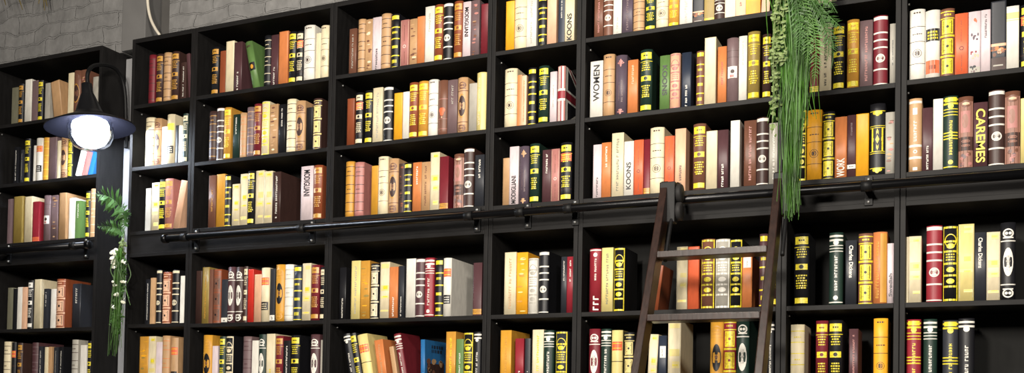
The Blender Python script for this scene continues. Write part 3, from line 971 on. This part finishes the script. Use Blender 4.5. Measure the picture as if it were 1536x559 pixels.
bm = bmesh.new(); bx(bm, x0, x1, YU + .02, .33, Z_TOP + .004, 5.2, .006); struct('trim_3', bm, mat('grey_conduit_cover', (84, 82, 80), .5, .4, .08, 8))
bm = bmesh.new(); bx(bm, -6, 4.5, -7, .33, -.12, 0); struct('floor', bm, M_FLOOR)

# white cable hanging down behind the narrow bookcase
pts = [at(220, -60, .09), at(221, -20, .09), at(222, 8, .09), at(226, 28, .09), at(233, 43, .085), at(239, 52, .085), at(243, 60, .10)]
bm = bmesh.new(); tube(bm, smooth_path(pts), .0075, 10)
tag(from_bm('cable', bm, M_CABLE), 'white cable hanging down in front of the grey wall above the narrow bookcase', 'cable')

# ------------------------------------------------------------------ ladder rails
RY, RZ = -.085, 2.335
def rail(xa, xb, brackets, label, endcap):
    r = thing('ladder_rail', ((xa + xb) / 2, RY, RZ), label, 'rail', 'black steel ladder rails')
    off = -Vector(r.location)
    bm = bmesh.new(); tube(bm, [(xa, RY, RZ), (xb, RY, RZ)], .0165, 20); o = from_bm('tube', bm, M_RAIL, r); o.location = off
    for x in brackets:
        bm = bmesh.new()
        bx(bm, x - .011, x + .011, RY + .014, -.007, RZ - .006, RZ + .006, .002)
        bx(bm, x - .014, x + .014, -.008, -.0012, RZ - .052, RZ + .052, .0015)
        tube(bm, [(x - .018, RY, RZ), (x + .018, RY, RZ)], .0195, 16)
        b = from_bm('bracket', bm, M_STEEL, r); b.location = off
        for dz in (.04, -.04):
            bm = bmesh.new(); lathe(bm, [(.0, -.006), (.005, -.0055), (.006, -.001), (.006, .002)], (x, -.009, RZ + dz), 10, 0, 'y')
            from_bm('screw', bm, M_ZINC, b)
    for x in endcap:
        bm = bmesh.new(); lathe(bm, [(0, -.012), (.02, -.012), (.0215, -.006), (.0215, .012), (.0166, .0125)], (0, 0, 0), 20)
        for v in bm.verts: v.co = Vector((x + v.co.z * (1 if x < 0 and x > -2 else -1), RY + v.co.x, RZ + v.co.y))
        o = from_bm('end_cap', bm, M_RAIL, r); o.location = off
xs = at(248, 357, RY).x
rail(xs, 2.9, [xs + .12, -.86, -.03, .2, at(864, 315, 0).x + .0, at(1303, 283, 0).x, 2.1], 'long black steel rail that carries the wooden ladder', [xs])
xe = at(133, 367, RY).x
rail(-3.4, xe, [xe - .1, -2.8], 'short black steel rail across the far-left bookcase, ending below lamp', [xe])

# ------------------------------------------------------------------ library ladder
LT, LK, LZ = -.135, .47, 2.375                                        # top y, slope, top z
def ly(z): return LT - LK * (LZ - z)
lx0, lx1 = .817, 1.228
lad = thing('library_ladder', ((lx0 + lx1) / 2, ly(0), 0), 'dark brown wooden library ladder leaning on the black rail', 'ladder')
off = -Vector(lad.location)
LN = Vector((0, -1, -LK)).normalized()
up = Vector((0, LK, 1)).normalized(); nrm = Vector((0, -1, LK)).normalized()
def slab(bm, x0, x1, z0, z1, t0, t1, bev=.003):
    """box along the ladder's slope"""
    bm2 = bmesh.new(); L = (z1 - z0) / up.z
    bx(bm2, x0, x1, t0, t1, 0, L, bev)
    base = Vector((0, ly(z0), z0))
    for v in bm2.verts:
        x, t, l = v.co; v.co = Vector((x, 0, 0)) + base + up * l + nrm * (-t)
    me = bpy.data.meshes.new('x'); bm2.to_mesh(me); bm2.free(); bm.from_mesh(me); bpy.data.meshes.remove(me)
for xc_ in (lx0, lx1):
    bm = bmesh.new(); slab(bm, xc_ - .0135, xc_ + .0135, .0, LZ, -.036, .036)
    o = from_bm('stile', bm, M_LADDER, lad); o.location = off
def zl(px, py):
    """height of the ladder's slope seen at a point of the photograph"""
    lo, hi = 0., 2.4
    for _ in range(40):
        m = (lo + hi) / 2
        if at(px, py, ly(m)).z > m: lo = m
        else: hi = m
    return lo
r1, r2 = zl(1070, 380), zl(1060, 476)
step = r1 - r2
zz = r1
while zz > .15:
    bm = bmesh.new(); bx(bm, lx0 + .0136, lx1 - .0136, ly(zz) - .042, ly(zz) + .042, zz - .012, zz + .012, .003)
    o = from_bm('rung', bm, M_LADDER, lad); o.location = off; zz -= step
for xc_ in (lx0, lx1):
    # the hook over the rail and its two rollers
    xh = xc_ + .03
    bm = bmesh.new()
    pth = smooth_path([(xh, ly(2.06) + .03, 2.08), (xh, ly(2.2) + .02, 2.2), (xh, LT + .005, 2.33), (xh, RY - .035, RZ + .035), (xh, RY - .012, RZ + .058), (xh, RY + .02, RZ + .052), (xh, RY + .036, RZ + .03)])
    tube(bm, pth, .0075, 8); o = from_bm('hook', bm, M_STEEL, lad); o.location = off
    for zo in (.012, -.055):
        bm = bmesh.new(); lathe(bm, [(0, -.011), (.03, -.011), (.034, -.007), (.034, .007), (.03, .011), (0, .011)], (0, 0, 0), 24)
        for v in bm.verts: v.co = Vector((xh + .02 + v.co.z, RY - .056 + v.co.x, RZ + zo + v.co.y))
        o = from_bm('roller', bm, mat('worn_rubber_roller', (40, 39, 39), .6, .2, .2, 30), lad); o.location = off
    bm = bmesh.new(); bx(bm, xc_ - .016, xh + .012, LT - .045, LT + .0, LZ - .14, LZ + .01, .004); o = from_bm('top_bracket', bm, M_STEEL, lad); o.location = off

# ------------------------------------------------------------------ wall lamp
LYP = -.2
lc = at(135.5, 190, LYP)
lamp = thing('wall_lamp', (-2.10, .155, 2.9), 'lit black barn-style wall lamp with glass jar beside the far-left bookcase', 'lamp')
off = -Vector(lamp.location)
TILT = Matrix.Translation(lc) @ Matrix.Rotation(math.radians(-6.5), 4, Vector((AX_F.x, AX_F.y, 0)).normalized()) @ Matrix.Translation(-lc)
def lpart(name, bm, m, parent=None):
    if name in ('lamp_shade', 'shade_lining', 'glass_jar', 'bulb'): bm.transform(TILT)
    o = from_bm(name, bm, m, parent or lamp)
    if parent is None: o.location = off
    return o
px_m = at(188, 200, .135)
bm = bmesh.new(); lathe(bm, [(0, -.014), (.03, -.014), (.036, -.008), (.036, .0)], (px_m.x, .1545, px_m.z), 24, 0, 'y'); lpart('mounting_plate', bm, M_STEEL)
pts = [at(189, 222, .125), at(190, 205, .125), at(189, 180, .12), at(188, 145, .11), at(184, 121, .09), at(176, 106, .05), at(165, 99, 0), at(152, 97, -.07), at(140, 99, -.14), at(133, 106, -.19), at(131, 116, LYP), at(132, 128, LYP), at(133.5, 142, LYP)]
bm = bmesh.new(); tube(bm, smooth_path(pts, 5), .0095, 12); lpart('gooseneck_arm', bm, M_STEEL)
bm = bmesh.new(); sh = lc.z
lathe(bm, [(.012, .215), (.024, .21), (.027, .165), (.034, .15), (.062, .075), (.085, .05), (.105, .044), (.13, .034), (.205, .0), (.207, -.006)], (lc.x, lc.y, sh), 40); lpart('lamp_shade', bm, M_SHADE)
bm = bmesh.new(); lathe(bm, [(.02, .042), (.1, .038), (.13, .028), (.205, -.006), (.2068, -.0065)], (lc.x, lc.y, sh), 40); inner = lpart('shade_lining', bm, M_SHADEIN)
def glass():
    m = bpy.data.materials.new('clear_lamp_glass'); m.use_nodes = True; nt = m.node_tree; nt.nodes.clear()
    out = nt.nodes.new('ShaderNodeOutputMaterial'); mx = nt.nodes.new('ShaderNodeMixShader'); tr = nt.nodes.new('ShaderNodeBsdfTransparent'); gl = nt.nodes.new('ShaderNodeBsdfGlossy')
    lw = nt.nodes.new('ShaderNodeLayerWeight'); lw.inputs['Blend'].default_value = .42
    tr.inputs[0].default_value = (.9, .94, 1, 1); gl.inputs['Roughness'].default_value = .08
    nt.links.new(lw.outputs['Facing'], mx.inputs[0]); nt.links.new(tr.outputs[0], mx.inputs[1]); nt.links.new(gl.outputs[0], mx.inputs[2]); nt.links.new(mx.outputs[0], out.inputs[0])
    return m
bm = bmesh.new(); lathe(bm, [(.1, .03), (.104, .0), (.104, -.03), (.098, -.062), (.082, -.09), (.055, -.108), (.02, -.116), (.0005, -.117)], (lc.x, lc.y, sh), 36); lpart('glass_jar', bm, glass())
def emit():
    m = bpy.data.materials.new('glowing_bulb'); m.use_nodes = True; nt = m.node_tree; b = nt.nodes['Principled BSDF']
    b.inputs['Base Color'].default_value = (.9, .9, .9, 1); b.inputs['Emission Color'].default_value = (.86, .92, 1, 1); b.inputs['Emission Strength'].default_value = LAMP_E
    return m
LAMP_E = 130
bm = bmesh.new(); lathe(bm, [(.05, .036), (.078, .022), (.086, .002), (.082, -.022), (.064, -.048), (.036, -.068), (.0005, -.076)], (lc.x, lc.y, sh), 24); lpart('bulb', bm, emit())

# ------------------------------------------------------------------ hanging plants
def frond(path, wid, n, m=M_LEAF, parent=None, off=None, droop=.3, name='fern_frond', seed=1, thick=.0016):
    """a rachis with two rows of slender leaflets"""
    rnd = random.Random(seed)
    P = smooth_path(path, 10); bm = bmesh.new(); tube(bm, P, [.0022 * (1 - .7 * i / len(P)) + .0004 for i in range(len(P))], 5)
    for i in range(n):
        f = (i + .5) / n; k = min(len(P) - 2, int(f * (len(P) - 1))); p = P[k]; t = (P[k + 1] - P[k]).normalized()
        side = t.cross(Vector((0, -1, 0)));
        side = side.normalized() if side.length > 1e-3 else Vector((1, 0, 0))
        nn = side.cross(t).normalized()
        w = wid * math.sin(math.pi * min(1, (.12 + f * .86))) ** .8 * rnd.uniform(.85, 1.1)
        for sg in (-1, 1):
            d = (side * sg + t * .55 + nn * rnd.uniform(-.15, .35) + Vector((0, 0, -droop)) * rnd.random()).normalized()
            e = p + d * w; q = t * w * .11 + Vector((0, 0, .001)); mid = p + d * w * .5 + nn * .004
            v = [bm.verts.new(x) for x in (p - q * .5, mid - q, e, mid + q, p + q * .5)]
            fc = bm.faces.new((v[0], v[1], v[3], v[4])); bm.faces.new((v[1], v[2], v[3]))
    o = from_bm(name, bm, m, parent)
    if off is not None: o.location = off
    return o
def strands(bm, n, top, spread, bottom, bspread, w, rnd, zj=.25):
    for _ in range(n):
        a = Vector(top) + Vector((rnd.gauss(0, spread[0]), rnd.gauss(0, spread[1]), rnd.uniform(-.05, .03)))
        L = rnd.random() ** .6
        b = Vector(bottom) + Vector((rnd.gauss(0, bspread[0]), rnd.gauss(0, bspread[1]), 0))
        b = a + (b - a) * (1 - zj + zj * L) if rnd.random() < .75 else a + (b - a) * rnd.uniform(.35, .8)
        b.x += rnd.gauss(0, .01)
        mid = [a.lerp(b, q) + Vector((rnd.gauss(0, .008), rnd.gauss(0, .006), 0)) for q in (.33, .66)]
        P = smooth_path([a, mid[0], mid[1], b], 4)
        prev = None; ang = rnd.uniform(-.8, .8); dx = Vector((math.cos(ang), math.sin(ang), 0))
        for i, p in enumerate(P):
            ww = w * (1 - .6 * i / len(P)) * rnd.uniform(.8, 1.2)
            cur = (bm.verts.new(p - dx * ww), bm.verts.new(p + dx * ww))
            if prev: bm.faces.new((prev[0], prev[1], cur[1], cur[0]))
            prev = cur
def vine(bm, path, n, r, rnd):
    P = smooth_path(path, 8); tube(bm, P, .0012, 5)
    for _ in range(n):
        p = rnd.choice(P) + Vector((rnd.gauss(0, .007), rnd.gauss(0, .006), rnd.gauss(0, .006)))
        a = rnd.uniform(0, 6.28); tl = rnd.uniform(-.6, .6); rr = r * rnd.uniform(.7, 1.25)
        u = Vector((math.cos(a), math.sin(a) * .5, tl)).normalized(); v = u.cross(Vector((0, -1, .2))).normalized()
        c = Vector((0, -.25 * rr, 0))
        ring = [bm.verts.new(p + u * rr * 1.3 * math.cos(q) + v * rr * .8 * math.sin(q)) for q in [i * 1.0472 for i in range(6)]]
        ce = bm.verts.new(p + c)
        for i in range(6): bm.faces.new((ring[i], ring[(i + 1) % 6], ce))

PY = -.26
rt = at(1190, -90, PY)
pl = thing('hanging_plant', rt, 'large trailing green plant with fern fronds hanging in front of the bookcases beside ladder', 'plant')
off = -Vector(rt)
rnd = random.Random(5)
bm = bmesh.new(); strands(bm, 420, at(1192, -70, PY), (.03, .02), at(1186, 330, PY), (.008, .01), .0019, rnd, .5)
strands(bm, 220, at(1190, -60, PY), (.036, .02), at(1187, 190, PY), (.028, .015), .0024, rnd, .3)
o = from_bm('trailing_grass', bm, M_LEAFD, pl); o.location = off
for k, (pa, n) in enumerate((([(1172, -60), (1164, 0), (1160, 60), (1166, 120), (1160, 172)], 62), ([(1180, -60), (1170, 10), (1166, 70), (1172, 92)], 60), ([(1186, -60), (1178, 0), (1174, 40), (1180, 80)], 45), ([(1176, -60), (1163, 20), (1158, 90), (1163, 150)], 46), ([(1172, -50), (1162, 40), (1160, 130), (1158, 200)], 36))):
    bm = bmesh.new(); vine(bm, [at(x, y, PY - .03 - .008 * k) for x, y in pa], n, .0062, rnd); o = from_bm('leafy_vine', bm, M_LEAFP, pl); o.location = off
for k, (pa, w, n) in enumerate((([(1194, -40), (1212, 5), (1222, 50), (1224, 90), (1221, 128)], .034, 44), ([(1196, -40), (1224, 0), (1240, 20), (1254, 34), (1266, 44)], .03, 30), ([(1196, -30), (1224, 10), (1240, 40), (1250, 70), (1247, 104)], .032, 36), ([(1196, -40), (1218, 0), (1236, 40), (1243, 70), (1240, 92)], .034, 34), ([(1190, -40), (1206, 10), (1212, 60), (1210, 100)], .04, 36), ([(1188, -40), (1196, 10), (1200, 50), (1196, 90)], .04, 32), ([(1200, -40), (1230, -8), (1246, 4), (1256, 20)], .026, 26))):
    frond([at(x, y, PY - .04 - .01 * (k % 3)) for x, y in pa], w * (1.2 if k == 0 else 1), n, M_LEAFL if k in (0, 4) else M_LEAF, pl, off, droop=.9, seed=k)
# the woven basket it grows from and the cord that carries it, just above the picture
bt_ = at(1192, -96, PY)
bm = bmesh.new(); lathe(bm, [(0, -.02), (.05, -.02), (.075, .03), (.085, .09), (.079, .09), (.07, .05), (0, .04)], bt_, 24); o = from_bm('basket', bm, mat('woven_basket', (92, 70, 46), .8, .2, .3, 60, .3), pl); o.location = off
bm = bmesh.new(); tube(bm, [(bt_.x, bt_.y, bt_.z + .04), (bt_.x, bt_.y, 5.1)], .003, 6); o = from_bm('cord', bm, M_STEMG, pl); o.location = off

# the smaller plant in the gap beside the lamp
rt = at(184, 345, -.04)
p2 = thing('hanging_plant', rt, 'small trailing plant with white flowers in the gap below the wall lamp', 'plant'); off = -Vector(rt)
frond([at(187, 338, -.03), at(184, 318, -.03), at(174, 303, -.04), at(160, 294, -.05), at(145, 291, -.07)], .075, 30, M_LEAF, p2, off, droop=1.6, seed=11)
frond([at(187, 352, -.03), at(178, 344, -.03), at(165, 340, -.04), at(146, 339, -.06)], .05, 26, M_LEAF, p2, off, droop=.8, seed=12)
frond([at(187, 330, -.03), at(186, 318, -.04), at(182, 310, -.04)], .05, 14, M_LEAF, p2, off, droop=1.2, seed=13)
bm = bmesh.new(); strands(bm, 90, at(180, 385, -.06), (.012, .012), at(172, 535, -.06), (.022, .012), .0022, rnd, .45); strands(bm, 70, at(181, 380, -.06), (.012, .012), at(178, 470, -.06), (.025, .012), .0024, rnd, .4)
o = from_bm('trailing_grass', bm, M_LEAFD, p2); o.location = off
for pa, n in (([(184, 360), (180, 400), (176, 440), (172, 480)], 60), ([(186, 362), (184, 400), (182, 440), (178, 475)], 60)):
    bm = bmesh.new(); vine(bm, [at(x, y, -.05) for x, y in pa], n, .008, rnd); o = from_bm('leafy_vine', bm, M_LEAFP, p2); o.location = off
for k, pa in enumerate(([(183, 385), (178, 430), (174, 490)], [(186, 390), (184, 440), (177, 500)], [(176, 395), (172, 440), (168, 485)])):
    bm = bmesh.new(); vine(bm, [at(x, y, -.055 - .006 * k) for x, y in pa], 95, .0065, rnd); o = from_bm('leafy_vine', bm, M_LEAF, p2); o.location = off
bm = bmesh.new(); tube(bm, smooth_path([at(186, 352, .153), at(186, 350, .05), at(186, 350, -.03), at(183, 380, -.06)]), .003, 6); o = from_bm('stem', bm, M_STEMG, p2); o.location = off
bm = bmesh.new(); vine(bm, [at(x, y, -.08) for x, y in ((171, 373), (171, 383), (170, 393), (172, 402))], 26, .0115, rnd); o = from_bm('flower_spike', bm, M_FLOWER, p2); o.location = off
for x, y in ((185, 420), (172, 424), (182, 449), (170, 460), (176, 440), (184, 392)):
    bm = bmesh.new(); vine(bm, [at(x, y, -.08), at(x, y + 2, -.08)], 4, .0085, rnd); o = from_bm('flower', bm, M_FLOWER, p2); o.location = off

# tips of a dry vine hanging into view at the top left
rt = at(40, -80, .05)
p3 = thing('hanging_vine', rt, 'few drooping dry leaf tips at the top left against grey brick', 'plant'); off = -Vector(rt)
for k, pa in enumerate(([(5, -70), (3, -20), (9, 8)], [(20, -70), (24, -20), (34, 15)], [(60, -70), (64, -20), (67, 16)], [(66, -70), (60, -10), (58, 6)], [(70, -70), (68, -10), (71, 10)])):
    bm = bmesh.new(); P = smooth_path([at(x, y, .05) for x, y in pa], 6); pv = None
    for i, p in enumerate(P):
        w = .006 * math.sin(math.pi * (.1 + .88 * i / len(P))); c = (bm.verts.new(p + Vector((-w, 0, 0))), bm.verts.new(p + Vector((0, -.003, 0))), bm.verts.new(p + Vector((w, 0, 0))))
        if pv: bm.faces.new((pv[0], pv[1], c[1], c[0])); bm.faces.new((pv[1], pv[2], c[2], c[1]))
        pv = c
    o = from_bm('leaf', bm, M_DRY, p3); o.location = off

# ------------------------------------------------------------------ light of the room
def spot(name, loc, tgt, energy, size, col):
    l = bpy.data.lights.new(name, 'AREA'); l.shape = 'DISK'; l.size = size; l.energy = energy; l.color = col
    o = bpy.data.objects.new(name, l); COL.objects.link(o); o.location = loc
    o.rotation_euler = (Vector(tgt) - Vector(loc)).to_track_quat('-Z', 'Y').to_euler()
WARM = (1, .925, .82)
spot('ceiling_lamp_near_right', (.6, -2.7, 4.0), (.8, 0, 2.3), 62, .35, WARM)
spot('ceiling_lamp_back_right', (.8, -5.0, 3.0), (.8, 0, 2.0), 200, .5, WARM)
spot('ceiling_lamp_back_left', (-.6, -4.6, 3.6), (-.4, 0, 2.3), 75, .5, WARM)
spot('added_fill_far_right', (3.0, -4.2, 3.2), (2.0, 0, 2.2), 105, .5, WARM)  # added fill light, brightens the right-hand bookcases
wd = bpy.data.worlds.new('world'); S.world = wd; wd.use_nodes = True
wd.node_tree.nodes['Background'].inputs[0].default_value = (.8, .84, 1, 1); wd.node_tree.nodes['Background'].inputs[1].default_value = .012
S.view_settings.view_transform = 'Standard'; S.view_settings.look = 'None'; S.view_settings.gamma = 1; S.view_settings.use_curve_mapping = False
S.view_settings.exposure = 0
